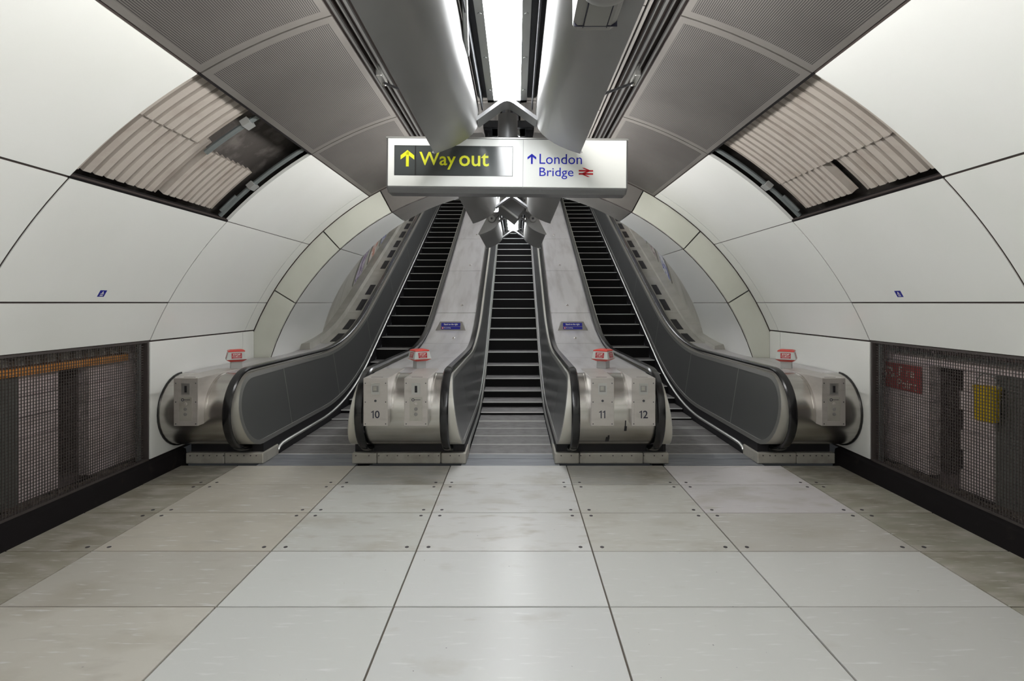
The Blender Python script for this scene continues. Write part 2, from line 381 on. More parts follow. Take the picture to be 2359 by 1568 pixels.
t = thing('yellow_bucket', (3.615, 4.0, 0.81), 'bright yellow bucket hanging behind the right mesh screen', 'bucket')
rs = []
for z, r in ((0.81, 0.07), (0.815, 0.078), (1.05, 0.090), (1.06, 0.094), (1.07, 0.094), (1.07, 0.086), (0.83, 0.072)):
    rs.append([(3.603 + r * .82 * math.cos(k * math.pi / 10), 4.0 + r * math.sin(k * math.pi / 10), z) for k in range(20)])
MB().rings(rs).build('body', 'bucketyellow', t, smooth=True)
MB().tube([(3.603, 4.0 + 0.093 * math.cos(a), 1.06 + 0.11 * math.sin(a)) for a in frange(0, math.pi, 0.3)], 0.005, 6).build('handle', 'galv', t, smooth=True)

# ------------------------------------------------------------------ mesh screens
for sgn, n in ((-1, 'left'), (1, 'right')):
    t = thing('mesh_screen', (sgn * 3.52, 3.0, 0.17), 'dark welded wire mesh screen below the white panels of the %s wall' % n, 'screen', 'mesh screens')
    mb = MB(); pit, r = 0.024, 0.0023
    y = 0.6
    while y < 5.08: mb.box(sgn * 3.512 - r, sgn * 3.512 + r, y - r, y + r, 0.19, 1.315); y += pit
    z = 0.20
    while z < 1.31: mb.box(sgn * 3.517 - r, sgn * 3.517 + r, 0.55, 5.10, z - r, z + r); z += pit
    mb.build('wire_mesh', 'wire', t, kind='stuff')
    x0, x1 = sorted((sgn * 3.50, sgn * 3.56))
    MB().box(x0, x1, 0.5, 5.14, 1.312, 1.33).build('top_rail', 'wire', t)
    MB().box(x0, x1, 0.5, 5.14, 0.172, 0.19).build('bottom_rail', 'wire', t)
    MB().box(x0, x1, 5.135, 5.155, 0.172, 1.33).build('post', 'wire', t)
    MB().tube([(sgn * 3.545, 5.075, 0.18), (sgn * 3.545, 5.075, 1.32)], 0.022).build('pipe_post', 'conduit', t, smooth=True)
    mb = MB()
    for k in range(170):
        y = random.uniform(2.2, 5.05); x = sgn * (3.55 + random.random() * 0.09); s = random.uniform(0.010, 0.035); h = random.uniform(0.006, 0.035)
        v = [(x + random.uniform(-1, 1) * s * .4 + sx * s, y + sy * s * 1.6, 0.17 + (h if top else 0.0) * random.uniform(.6, 1.1)) for top in (0, 1) for sx, sy in ((-1, -1), (1, -1), (.8, 1), (-.7, .9))]
        mb.add(v, [(0, 1, 5, 4), (1, 2, 6, 5), (2, 3, 7, 6), (3, 0, 4, 7), (4, 5, 6, 7)])
    tag(mb.build('rubble', 'rubbleb'), 'loose dark rubble on the ledge behind the %s mesh screen' % n, 'rubble', kind='stuff')

# small blue wall stickers
for sgn, yy in ((-1, 4.29), (1, 4.47)):
    a = math.radians(28.65 + 0.85); a2 = math.radians(28.65 + 1.75); R = R0 - 0.002
    if sgn < 0: a, a2 = math.pi - a, math.pi - a2
    t = thing('wall_sticker', (R * math.cos(a), yy, ZC + R * math.sin(a)), 'tiny blue sticker with white print on the %s white panels' % ('left' if sgn < 0 else 'right'), 'sticker', 'blue wall stickers')
    A = Vector((R * math.cos(a), yy, ZC + R * math.sin(a))); V = Vector((R * math.cos(a2), yy, ZC + R * math.sin(a2))) - A
    U = Vector((0, -sgn, 0)) * 1.0; nrm = Vector((-math.cos(a), 0, -math.sin(a))); Vn = V.normalized(); hh = V.length
    mb = MB(); w2 = 0.034
    mb.add([A + U * -w2, A + U * w2, A + U * w2 + V, A + U * -w2 + V, A + U * -w2 - nrm * .004, A + U * w2 - nrm * .004, A + U * w2 + V - nrm * .004, A + U * -w2 + V - nrm * .004], [(0, 1, 2, 3), (4, 7, 6, 5), (0, 4, 5, 1), (1, 5, 6, 2), (2, 6, 7, 3), (3, 7, 4, 0)])
    mb.build('plate', 'platblue', t)
    o2 = A + nrm * 0.0008
    poly_flat('print', t, 'white', [[(-.008, .034), (.008, .034), (.006, .046), (0, .052), (-.006, .046)], [(-.018, .026), (.018, .026), (.018, .031), (-.018, .031)], [(-.016, .008), (.016, .008), (.016, .012), (-.016, .012)], [(-.016, .015), (.016, .015), (.016, .019), (-.016, .019)]], o2, U, Vn)

# ------------------------------------------------------------------ ceiling
ce = MB().arc(59.6, 120.4, -5.0, 7.24, 3.95, 0.08, 20).build('ceiling', 'gap', smooth=True)
tag(ce, 'vaulted tunnel ceiling of grey perforated metal panels with central lighting', 'ceiling', kind='structure')
for sgn in (-1, 1):
    for k in range(len(AY) - 2):
        ya, yb = AY[k], (7.22 if k == len(AY) - 3 else AY[k + 1])
        for a, b2 in ((59.35, 73.2), (76.5, 88.5)):
            a0, a1 = mir(sgn, a, b2)
            p = MB().arc(a0, a1, ya, yb, R0, 0.02, 8, gap=0.014).build('ceiling_panel', 'ceilmetal', ce, smooth=True)
            m0, m1 = a0 + 0.75, a1 - 0.75
            MB().arc(m0, m1, ya + 0.07, yb - 0.07, R0 - 0.0012, 0.002, 8).build('perforated_sheet', 'perf', p, smooth=True)
    for a, wd, R, mm in ((73.45, 0.22, 3.78, 'railmetal'), (74.15, 0.16, 3.80, 'railmetal'), (74.75, 0.28, 3.79, 'railmetal'), (75.45, 0.12, 3.80, 'railmetal'), (76.1, 0.3, 3.785, 'ceilmetal')):
        a0, a1 = mir(sgn, a, a + wd); MB().arc(a0, a1, -5.0, 7.22, R, 0.04, 1).build('ceiling_rail', mm, ce)
MB().arc(88.6, 91.4, -5.0, 7.22, R0 + 0.05, 0.02, 2).build('crown_strip', 'fitdark', ce)
bw = MB().box(-4.0, 4.0, -5.1, -5.0, -0.1, 4.0).build('wall_back', 'enamel'); tag(bw, 'plain white wall closing the passage behind the viewer', 'wall', kind='structure')

# ------------------------------------------------------------------ portal ring and inner vault
RI = 3.46
po = MB().arc(2, 178, 7.26, lambda z: cutplane(z) - 0.03, RI + 0.035, 0.25, 40).build('wall_portal', 'gap', smooth=True)
tag(po, 'arched portal ring of cream panels around the foot of the escalator shaft', 'wall', kind='structure')
seams = [13.0, 31.6, 47.4, 61.8]
def ring(a0, a1, m, n=8):
    mb = MB(); rs = []
    g = 0.008
    for i in range(n + 1):
        a = math.radians(a0) + g / RI + (math.radians(a1 - a0) - 2 * g / RI) * i / n
        c, si = math.cos(a), math.sin(a); Ro = R0 + 0.06
        if Ro * abs(c) > 3.53: Ro = 3.53 / abs(c)
        p = (RI * c, ZC + RI * si); q = (Ro * c, ZC + Ro * si)
        rs.append([(p[0], 7.222, p[1]), (q[0], 7.222, q[1]), (q[0], 7.26, q[1]), (p[0], 7.26, p[1])])
    return mb.rings(rs).build('ring_panel', m, po, smooth=True)
for sgn in (-1, 1):
    for a, b2 in zip(seams[:-1], seams[1:]):
        a0, a1 = mir(sgn, a, b2); ring(a0, a1, 'cream')
        MB().arc(a0, a1, 7.262, cutplane, RI, 0.03, 12, gap=0.014).build('vault_panel', 'enamel', po, smooth=True)
    a0, a1 = mir(sgn, 61.8, 90.0); ring(a0, a1, 'ceilmetal')
    MB().arc(a0, a1, 7.262, cutplane, RI, 0.03, 12, gap=0.014).build('vault_panel', 'ceilmetal', po, smooth=True)

MB().arc(14, 166, 7.205, 7.221, R0 - 0.006, 0.02, 40).build('ring_gasket', 'gap', po)
MB().arc(14, 166, 7.256, 7.268, RI - 0.004, 0.02, 40).build('ring_gasket', 'gap', po)

# ------------------------------------------------------------------ inclined shaft
def shaft_patch(mb, a0, a1, t0, t1, R, th, n=8, gap=0.012):
    a0, a1 = math.radians(a0) + gap / 2 / R, math.radians(a1) - gap / 2 / R; rs = []
    for i in range(n + 1):
        a = a0 + (a1 - a0) * i / n; c, si = math.cos(a), math.sin(a); q = []
        for RR, ts in ((R, (t0 + gap / 2, t1 - gap / 2)), (R + th, (t1 - gap / 2, t0 + gap / 2))):
            z = ZC + RR * si; y = cutplane(z)
            for tt in ts: q.append((RR * c, y + tt, z + SL * tt))
        rs.append(q)
    return mb.rings(rs)
RS = 3.50
so = shaft_patch(MB(), 2, 178, 0.0, 15.5, RS + 0.06, 0.1, 40, 0).build('wall_shaft', 'gap', smooth=True)
tag(so, 'inclined escalator shaft wall of stained cream panels rising out of sight', 'wall', kind='structure')
tj = [0.02, 1.0, 2.6, 4.2, 5.8, 7.4, 9.0, 10.6, 12.2, 13.8, 15.4]
for sgn in (-1, 1):
    for ta, tb in zip(tj[:-1], tj[1:]):
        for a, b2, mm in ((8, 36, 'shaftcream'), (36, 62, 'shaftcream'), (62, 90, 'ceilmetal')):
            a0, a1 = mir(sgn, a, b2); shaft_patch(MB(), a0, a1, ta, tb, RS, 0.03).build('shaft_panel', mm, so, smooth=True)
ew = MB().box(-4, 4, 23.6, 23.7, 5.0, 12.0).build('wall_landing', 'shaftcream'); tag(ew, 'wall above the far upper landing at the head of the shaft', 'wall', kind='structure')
ef = MB().box(-3.4, 3.4, YEND - 0.1, 23.6, 6.2, nz(YEND - 0.2) - 0.02).build('floor_landing', 'treadmetal'); tag(ef, 'upper landing floor at the head of the escalators', 'floor', kind='structure')

# posters
pi = 0
for sgn in (-1, 1):
    for k in range(6):
        t0 = (1.75 if sgn < 0 else 1.9) + k * 1.05
        a0, a1 = mir(sgn, 21.3, 32.5)
        am = math.radians((a0 + a1) / 2); zz = ZC + RS * math.sin(am)
        t = thing('poster', (RS * math.cos(am), cutplane(zz) + t0, zz + SL * t0), '%s framed poster on the %s wall of the escalator shaft' % (('lowest', 'second lowest', 'third lowest', 'fourth lowest', 'second highest', 'highest')[k], 'left' if sgn < 0 else 'right'), 'poster', 'posters on the shaft walls')
        shaft_patch(MB(), a0, a1, t0, t0 + 0.62, RS - 0.022, 0.020, 4, 0).build('frame', 'trimmetal', t)
        shaft_patch(MB(), a0 + 0.6, a1 - 0.6, t0 + 0.035, t0 + 0.585, RS - 0.0235, 0.002, 4, 0).build('print', 'print%d' % (pi % 4), t); pi += 1

# ------------------------------------------------------------------ balustrades
HY, HZ, HR = 5.65, 0.5825, 0.3725
def arcpath(R, a0=-90, a1=-270, n=18):      # from the underside round the front to the top
    return [(HY + R * math.cos(math.radians(a0 + (a1 - a0) * i / n)), HZ + R * math.sin(math.radians(a0 + (a1 - a0) * i / n))) for i in range(n + 1)]
DJ = [5.66, 7.2, 8.63, 10.03, 11.86, 13.74, 15.6, 17.5, 19.4, YEND]
PJ = [5.0, 6.4, 8.12, 9.9, 11.7, 13.5, 15.3, 17.1, 18.9, YEND]
def deck_path(a, b): return [(y, deckz(y)) for y in frange(a, b, 0.12)]
def px(z, y):
    wv = min(1.0, max(0.0, (z - botz(y)) / 0.745)); return 0.465 + 0.115 * (1 - wv)
def side(unit, c, s, pmat):
    """one side of a balustrade: s=+1 towards +x. handrail, rim, trim, panels, skirt band, guard bar"""
    X = lambda v: c + s * v
    hx = X(0.42)
    path = [(5.86, HZ - 0.4175), (5.75, HZ - 0.4175)] + arcpath(0.4175)[1:] + [(y, deckz(y) + 0.045) for y in frange(5.75, YEND, 0.12)]
    sec = [(hx + dx, dn) for dx, dn in ((-.030, -.018), (-.042, -.006), (-.042, .006), (-.030, .018), (0, .022), (.030, .018), (.042, .006), (.042, -.006), (.030, -.018))]
    MB().sweep(path, sec).build('handrail', 'rubber', unit, smooth=True)
    outl = [(y, botz(y)) for y in frange(8.2, HY, 0.15)] + arcpath(HR)[1:] + [(y, deckz(y)) for y in frange(HY + 0.1, YEND, 0.12)]
    mb = MB(); rs = []
    for y, z in outl: rs.append([(X(0.40), y, z), (X(px(z, y)), y, z)])
    mb.rings(rs, closed=False, cap=False); mb.build('newel_rim', 'rim', unit, smooth=True)
    # trim band round the panel
    IN = 0.045
    outl2 = [(y, botz(y) + IN) for y in frange(YEND, HY, 0.15)] + arcpath(HR - IN)[1:] + [(y, deckz(y) - IN) for y in frange(HY + 0.1, YEND, 0.12)]
    outl1 = [(y, botz(y)) for y in frange(YEND, HY, 0.15)] + arcpath(HR)[1:] + [(y, deckz(y)) for y in frange(HY + 0.1, YEND, 0.12)]
    mb = MB(); rs = []
    for (y1, z1), (y2, z2) in zip(outl1, outl2): rs.append([(X(px(z1, y1)), y1, z1), (X(px(z1, y1) + 0.006), y1, z1), (X(px(z2, y2) + 0.008), y2, z2), (X(px(z2, y2) - 0.006), y2, z2)])
    mb.rings(rs).build('panel_trim', 'trimmetal', unit, smooth=True)
    r2 = HR - IN + 0.004
    for a, b2 in zip(PJ[:-1], PJ[1:]):
        a = max(a, HY - r2 + 0.001); g = 0.004 if a > 5.4 else 0
        ys = frange(a + g, b2 - 0.004, 0.1) if a > 5.4 else [HY - r2 * math.cos(q) for q in frange(0.05, math.pi / 2, 0.12)] + frange(HY + 0.1, b2 - 0.004, 0.1)
        rs = []
        for y in ys:
            lo, hi = botz(y) + IN - 0.004, deckz(y) - IN + 0.004
            if y < HY:
                d = math.sqrt(max(0, r2 * r2 - (HY - y) ** 2)); lo, hi = HZ - d, HZ + d
            rs.append([(X(px(lo + (hi - lo) * q / 6, y)), y, lo + (hi - lo) * q / 6) for q in range(7)])
        MB().rings(rs, closed=False, cap=False).build('side_panel', pmat, unit, smooth=True)
    for yj in PJ[1:-1]:
        lo, hi = botz(yj), deckz(yj)
        mb = MB(); mb.rings([[(X(px(lo + (hi - lo) * q / 6, yj) + 0.001), yy, lo + (hi - lo) * q / 6) for q in range(7)] for yy in (yj - 0.008, yj + 0.008)], closed=False, cap=False)
        mb.build('panel_seam', 'trimmetal', unit)
    rs = [[(X(0.582), y, botz(y) + 0.01), (X(0.586), y, nz(y) - 0.16), (X(0.55), y, nz(y) - 0.16), (X(0.55), y, botz(y) + 0.01)] for y in frange(5.66, YEND, 0.15)]
    MB().rings(rs).build('skirt_band', 'black', unit, smooth=True)
    path = [(5.98, 0.045), (6.02, 0.075), (6.10, 0.092)] + [(y, nz(y) + 0.095) for y in frange(6.25, YEND, 0.15)]
    sec = [(X(v), n) for v, n in ((.575, -.022), (.596, -.020), (.606, -.006), (.606, .008), (.594, .018), (.575, .018))]
    MB().sweep(path, sec).build('guard_bar', 'trimmetal', unit, smooth=True)
    # entry bracket of the handrail
    x0, x1 = sorted((hx - 0.095, hx + 0.085)); MB().box(x0, x1, 5.67, 5.90, 0.115, 0.225).build('handrail_inlet', 'alupale', unit, bevel=0.006)
    x0, x1 = sorted((hx - 0.045, hx + 0.04)); MB().box(x0, x1, 5.655, 5.67, 0.125, 0.16).build('inlet_brush', 'rubber', unit)

def plinth(unit, xa, xb, cuts):
    xs = [xa] + cuts + [xb]
    for p, q in zip(xs[:-1], xs[1:]):
        mb = MB().box(p + 0.002, q - 0.002, 5.61, 5.98, 0.0, 0.115); o = mb.build('plinth', 'alupale', unit, bevel=0.012)
    mb = MB()
    for k in range(11):
        x = xa + 0.06 + (xb - xa - 0.12) * k / 10 + random.uniform(-.015, .015); r = 0.006
        mb.rings([[(x + r * math.cos(i * math.pi / 4), yy, 0.088 + r * math.sin(i * math.pi / 4)) for i in range(8)] for yy in (5.604, 5.612)])
    mb.build('bolts', 'darkdot', unit, kind='stuff')
    MB().box(xa + 0.03, xb - 0.03, 5.665, 6.4, 0.115, 0.235).build('kick_panel', 'black', unit)

CC = 1.07
units = {}
for sgn, n in ((-1, 'left'), (1, 'right')):
    c = sgn * CC
    u = thing('escalator_balustrade', (c, 5.65, 0), 'double brushed metal balustrade between the middle and %s escalators, rounded front' % n, 'balustrade', 'double balustrades'); units[(sgn, 0)] = u
    side(u, c, 1, 'panelmid' if sgn < 0 else 'panelgrey'); side(u, c, -1, 'panelgrey' if sgn < 0 else 'panelmid')
    MB().sweep(arcpath(HR), [(c - .385, -.015), (c - .385, 0), (c + .385, 0), (c + .385, -.015)]).build('front_drum', 'alu', u, smooth=True)
    for a, b2 in zip(DJ[:-1], DJ[1:]):
        MB().sweep(deck_path(a + 0.005, b2 - 0.005), [(c - .385, -.015), (c - .385, 0), (c + .385, 0), (c + .385, -.015)]).build('deck_panel', 'aludeck', u, smooth=True)
        if a > 8.5:
            y = a + 0.28; mb = MB(); r = 0.022; cx = c + (0.08 if sgn < 0 else -0.02)
            for h in (0,): mb.rings([[(cx + rr * math.cos(i * math.pi / 6), y + rr * math.sin(i * math.pi / 6), deckz(y) + SL * rr * math.sin(i * math.pi / 6) + hh) for i in range(12)] for rr, hh in ((r, -0.005), (r, 0.012), (r * .6, 0.018))])
            mb.build('deck_stud', 'alu', u, smooth=True)
    if sgn > 0:
        for xs, wd_, z0, z1 in ((0.985, 0.018, 0.285, 0.345), (0.992, 0.008, 0.345, 0.365), (1.152, 0.012, 0.42, 0.47), (1.148, 0.005, 0.47, 0.53)):
            aa = [-180 - math.degrees(math.asin((z_ - HZ) / HR)) for z_ in (z0, z1)]
            MB().sweep(arcpath(HR + .0012, aa[0], aa[1], 5), [(xs - wd_, -.002), (xs - wd_, 0), (xs + wd_, 0), (xs + wd_, -.002)]).build('scuff_mark', 'black', u)
    plinth(u, c - 0.605, c + 0.605, [c - 0.34, c + 0.335])
    c2 = sgn * 3.21
    u = thing('escalator_balustrade', (sgn * 3.1, 5.65, 0), 'single outer balustrade against the %s wall with dark side panel' % n, 'balustrade', 'outer balustrades'); units[(sgn, 1)] = u
    side(u, c2, -sgn, 'panelgrey')
    xa, xb = sorted((sgn * 2.825, sgn * 3.488))
    MB().sweep(arcpath(HR), [(xa, -.015), (xa, 0), (xb, 0), (xb, -.015)]).build('front_drum', 'alu', u, smooth=True)
    x0, x1 = sorted((sgn * 3.488, sgn * 3.499)); MB().sweep(arcpath(HR + 0.012), [(x0, -.02), (x0, 0), (x1, 0), (x1, -.02)]).build('wall_gasket', 'rubber', u, smooth=True)
    for a, b2 in zip(DJ[:-1], DJ[1:]):
        xo = 3.488 if b2 <= 7.2 else 3.31
        xa, xb = sorted((sgn * 2.825, sgn * xo))
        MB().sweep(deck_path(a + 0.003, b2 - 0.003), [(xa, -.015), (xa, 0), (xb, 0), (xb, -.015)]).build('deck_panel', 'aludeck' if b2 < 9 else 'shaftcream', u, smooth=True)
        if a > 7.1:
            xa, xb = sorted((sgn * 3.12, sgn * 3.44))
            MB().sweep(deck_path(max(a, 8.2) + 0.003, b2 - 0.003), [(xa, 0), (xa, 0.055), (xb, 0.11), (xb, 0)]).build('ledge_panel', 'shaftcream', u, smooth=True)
            xa, xb = sorted((sgn * 2.89, sgn * 3.0))
            yy = max(a, 8.6) + 0.1
            while yy < b2 - 0.5:
                MB().sweep(deck_path(yy, yy + 0.42), [(xa, 0), (xa, 0.006), (xb, 0.006), (xb, 0)]).build('dark_slot', 'black', u); yy += 0.62
    xa, xb = sorted((sgn * 2.605, sgn * 3.43)); plinth(u, xa, xb, [sgn * 3.02])

# ------------------------------------------------------------------ escalators
TR, Y0 = 0.41, 5.967
tread = None
for ci, (cx, nm) in enumerate(((-2.14, 'left'), (0.0, 'middle'), (2.14, 'right'))):
    e = thing('escalator', (cx, Y0, 0), '%s escalator of the three with dark steps climbing away from the hall' % nm, 'escalator', 'escalators')
    shift = (0.10, 0.0, 0.16)[ci]
    for k in range(int((YEND - Y0) / TR)):
        y = Y0 + TR * k + (shift if k > 3 else 0)
        if k == 3 and shift: pass
        z = nz(y)
        if tread is None:
            mb = MB(); mb.box(-.475, .475, 0.0, TR + 0.03, -0.010, 0.0, 0)
            mb.box(-.475, .475, 0.004, 0.03, -0.24, -0.010, 1)
            so_ = mb.build('step', ['treadmetal', 'riser'], e, local=True); so_.location = (0, y - Y0, z)
            mb2 = MB().box(-.475, .475, -0.002, 0.016, -0.012, 0.002); ed = mb2.build('step_edge', 'stepedge', so_); ed.location = (0, 0, 0)
            tread = (so_, ed)
        else:
            c = sub(e, tread[0], (0, y - Y0, z - 0.0005 * (k % 2)), e); sub(c, tread[1], (0, 0, 0), c)
    if shift:   # the step that is just leaving the comb
        c = sub(e, tread[0], (0, TR * 3 + shift * 0.5 - 0.0, -0.002), e); sub(c, tread[1], (0, 0, 0), c)
    wd = 0.515
    MB().box(cx - wd, cx + wd, 5.556, 5.80, -0.08, -0.002).build('comb_plate', 'combplate', e)
    MB().box(cx - wd + .02, cx + wd - .02, 5.80, Y0, -0.08, 0.002).build('comb_plate', 'combplate', e)
    mb = MB()
    for q in range(60): mb.box(cx - .47 + .94 * q / 60, cx - .47 + .94 * q / 60 + 0.008, Y0 - .002, Y0 + 0.02, -0.01, 0.003)
    mb.build('comb_teeth', 'stepedge', e, kind='stuff')

# ------------------------------------------------------------------ control boxes
def control_box(x0, x1, label, num=None, wall=0):
    cx = (x0 + x1) / 2; yf, zb_, zt = 5.18, 0.50, 0.966
    t = thing('control_box', (cx, 5.5, zb_), label, 'control box', 'escalator control boxes')
    MB().prism([(yf, zb_), (yf, zt - 0.004), (yf + 0.004, zt), (5.95, zt), (5.95, 0.94), (5.6, 0.9), (5.4, 0.8), (5.30, 0.6), (5.285, zb_)], x0, x1, 'x').build('housing', 'boxalu', t, bevel=0.003)
    mb = MB()
    for xx in (x0 + .02, x1 - .02):
        for zz in (zb_ + .02, (zb_ + zt) / 2, zt - .05):
            r = .0055; mb.rings([[(xx + r * math.cos(i * math.pi / 4), yy, zz + r * math.sin(i * math.pi / 4)) for i in range(8)] for yy in (yf - .003, yf + .001)])
    mb.build('screws', 'darkdot', t, kind='stuff')
    MB().box(x0 + .06, x1 - .06, yf + .06, yf + .066, zt, zt + .002).build('lid_seam', 'darkdot', t)
    wz = zt - 0.16
    MB().box(cx - .042, cx + .042, yf - .003, yf + .001, wz, wz + .11).build('window_frame', 'trimmetal', t)
    if num:
        MB().box(cx - .03, cx + .03, yf - .0045, yf - .003, wz + .025, wz + .085).build('window', 'plasticgrey', t)
        MB().box(cx - .022, cx + .012, yf - .006, yf - .0045, wz + .04, wz + .08).build('paper', 'alupale', t)
        MB().box(x0 + .025, x1 - .025, yf - .003, yf + .001, zb_ + .012, zb_ + .275).build('number_plate', 'boxalu', t)
        r = .012; MB().rings([[(cx + r * math.cos(i * math.pi / 6), yy, zb_ + .245 + r * math.sin(i * math.pi / 6)) for i in range(12)] for yy in (yf - .006, yf - .003)]).build('lock', 'fitdark', t)
        H_ = .075; org = (cx - .043 + (.008 if num == '11' else 0), yf - .0036, zb_ + .075)
        one = lambda u: [[(u + .016, 0), (u + .026, 0), (u + .026, H_), (u + .018, H_), (u + .016, H_ * .93)], [(u + .016, H_ * .93), (u + .016, H_ * .80), (u + .001, H_ * .72), (u + .001, H_ * .83)]]
        poly_flat('number', t, 'ink', one(0) + (one(.035) if num == '11' else []), org, (1, 0, 0), (0, 0, 1))
        if num != '11':
            lettering('number', t, 'ink', num[1], (org[0] + .037, org[1], org[2]), (1, 0, 0), (0, 0, 1), wdt=.047, hgt=H_, bold=.012)
    else:
        MB().box(cx - .011, cx + .013, yf - .006, yf - .003, wz + .02, wz + .085).build('sensor', 'black', t, bevel=.002)
        MB().box(cx - .062, cx + .062, yf - .004, yf + .001, zb_ + .05, zb_ + .28).build('switch_plate', 'alupale', t)
        for i, zz in enumerate((.215, .165, .115)):
            r = .016; MB().rings([[(cx + rr * math.cos(k * math.pi / 8), yy, zb_ + zz + rr * math.sin(k * math.pi / 8)) for k in range(16)] for rr, yy in ((r, yf - .004), (r, yf - .010), (r * .6, yf - .012))]).build('key_switch', 'boxalu' if i == 0 else 'plasticgrey', t, smooth=True)
        MB().box(cx - .018, cx + .045, yf - .0052, yf - .004, zb_ + .252, zb_ + .257).build('print', 'ink', t)
        mb = MB(); mb.rings([[(cx - .028 + rr * math.cos(k * math.pi / 8), yf - .0052, zb_ + .255 + rr * math.sin(k * math.pi / 8)) for k in range(16)] for rr in (.009, .015)], cap=False); mb.build('emblem', 'ink', t)
    # curved flange strip on the side where the box meets the drum
    for xs, s in ((x0, -1), (x1, 1)):
        if wall and s == wall: continue
        a, b2 = sorted((xs, xs + s * .022))
        MB().sweep(arcpath(HR + .004, -190, -268, 10), [(a, -.004), (a, .002), (b2, .002), (b2, -.004)]).build('side_flange', 'alu', t, smooth=True)
control_box(-1.428, -1.19, 'metal control box marked 10 beside the blank keyswitch box', '10')
control_box(-1.03, -0.80, 'metal control box with three key switches next to box 10', None)
control_box(0.79, 1.015, 'metal control box marked 11 nearer the middle escalator', '11')
control_box(1.187, 1.418, 'metal control box marked 12 nearer the handrail of the right escalator', '12')
control_box(-3.275, -3.04, 'metal control box with key switches on the far left wall console', None)
control_box(3.04, 3.27, 'metal control box with key switches on the far right wall console', None)

# ------------------------------------------------------------------ emergency stop boxes
def stop_box(x, y, rot, label):
    z = deckz(y); t = thing('stop_box', (x, y, z), label, 'stop box', 'emergency stop boxes', rotz=rot)
    MB().frustum(0.058, 0.056, 0, 0.085).build('pedestal', 'pedgrey', t, bevel=.004)
    MB().frustum(0.062, 0.104, 0.083, 0.108).build('base_band', 'capred', t, bevel=.004)
    MB().frustum(0.104, 0.084, 0.108, 0.195).build('body', 'stopgrey', t, bevel=.006)
    mb = MB(); mb.frustum(0.086, 0.084, 0.195, 0.207); mb.frustum(0.084, 0.055, 0.207, 0.217); mb.build('cap', 'capred', t, bevel=.003)
    for k in range(4):
        q = Matrix.Rotation(k * math.pi / 2, 3, 'Z'); sl = (0.104 - 0.084) / 0.087
        U = q @ Vector((1, 0, 0)); V = (q @ Vector((0, sl, 1)))
        org = q @ Vector((0, -0.104 - 0.0015, 0.108))
        lab = poly_flat('label', t, 'labelred', [[(-.052, .014), (.052, .014), (.052, .074), (-.052, .074)]], org, U, V)
        n2 = org + (q @ Vector((0, -.001, 0)))
        lettering('lettering', lab, 'white', 'STOP', n2 + U * -.037 + V * .048, U, V, wdt=.074, hgt=.019, bold=.02)
        poly_flat('arrow', lab, 'white', [[(-.045, .037), (.045, .037), (.045, .0395), (-.045, .0395)], [(-.010, .038), (.0, .032), (.010, .038), (0, .044)], [(-.035, .022), (.035, .022), (.035, .0245), (-.035, .0245)]], n2, U, V)
stop_box(-1.045, 6.08, math.radians(33), 'red capped stop box behind box 10 on the left double console')
stop_box(1.055, 6.08, math.radians(-33), 'red capped stop box behind boxes 11 and 12')
stop_box(-3.11, 6.02, math.radians(32), 'red capped stop box against the left white wall')
stop_box(3.12, 6.02, math.radians(-32), 'red capped stop box against the right white wall')

# ------------------------------------------------------------------ deck notices
def notice(cx, label):
    y = 9.3; z = deckz(y)
    t = thing('deck_notice', (cx, y, z), label, 'notice', 'deck notices')
    yt = y + 0.075; zt = z + 0.155
    b0, b1 = 0.265, 0.195
    v = [(cx - b0, y, z), (cx + b0, y, z), (cx + b1, yt, zt), (cx - b1, yt, zt), (cx - b0, y + .02, z - .02), (cx + b0, y + .02, z - .02), (cx + b1, y + .36, deckz(y + .36)), (cx - b1, y + .36, deckz(y + .36))]
    MB().add(v, [(0, 1, 2, 3), (4, 7, 6, 5), (0, 4, 5, 1), (1, 5, 6, 2), (2, 6, 7, 3), (3, 7, 4, 0)]).build('bracket', 'bracketgrey', t, bevel=.004)
    U = Vector((1, 0, 0)); V = Vector((0, yt - y, zt - z)).normalized(); n = Vector((0, -V.z, V.y)); org = Vector((cx, y, z)) + n * .003
    poly_flat('plate', t, 'platblue', [[(-.168, .078), (.168, .078), (.168, .145), (-.168, .145)]], org, U, V)
    poly_flat('plate', t, 'platblue', [[(-.168, .022), (.168, .022), (.168, .070), (-.168, .070)]], org, U, V)
    o2 = org + n * .002
    lettering('lettering', t, 'white', 'Stand on the right', o2 + U * -.122 + V * .092, U, V, wdt=.245, hgt=.040, bold=.015)
    lettering('lettering', t, 'white', 'No smoking', o2 + U * -.118 + V * .034, U, V, wdt=.118, hgt=.026, bold=.01)
    mb = MB(); C = o2 + U * -.140 + V * .046
    mb.rings([[C + U * (rr * math.cos(k * math.pi / 8)) + V * (rr * math.sin(k * math.pi / 8)) for k in range(16)] for rr in (.0, .009, )][1:] + [[C + U * (.017 * math.cos(k * math.pi / 8)) + V * (.017 * math.sin(k * math.pi / 8)) for k in range(16)]], cap=False)
    mb.build('symbol', 'capred', t)
    mb = MB(); mb.add([C + U * (.009 * math.cos(k * math.pi / 8)) + V * (.009 * math.sin(k * math.pi / 8)) for k in range(16)], [tuple(range(16))]); mb.build('symbol_disc', 'white', t)
notice(-1.09, 'blue stand on the right notice on the left metal deck')
notice(1.05, 'blue stand on the right notice on the right metal deck')

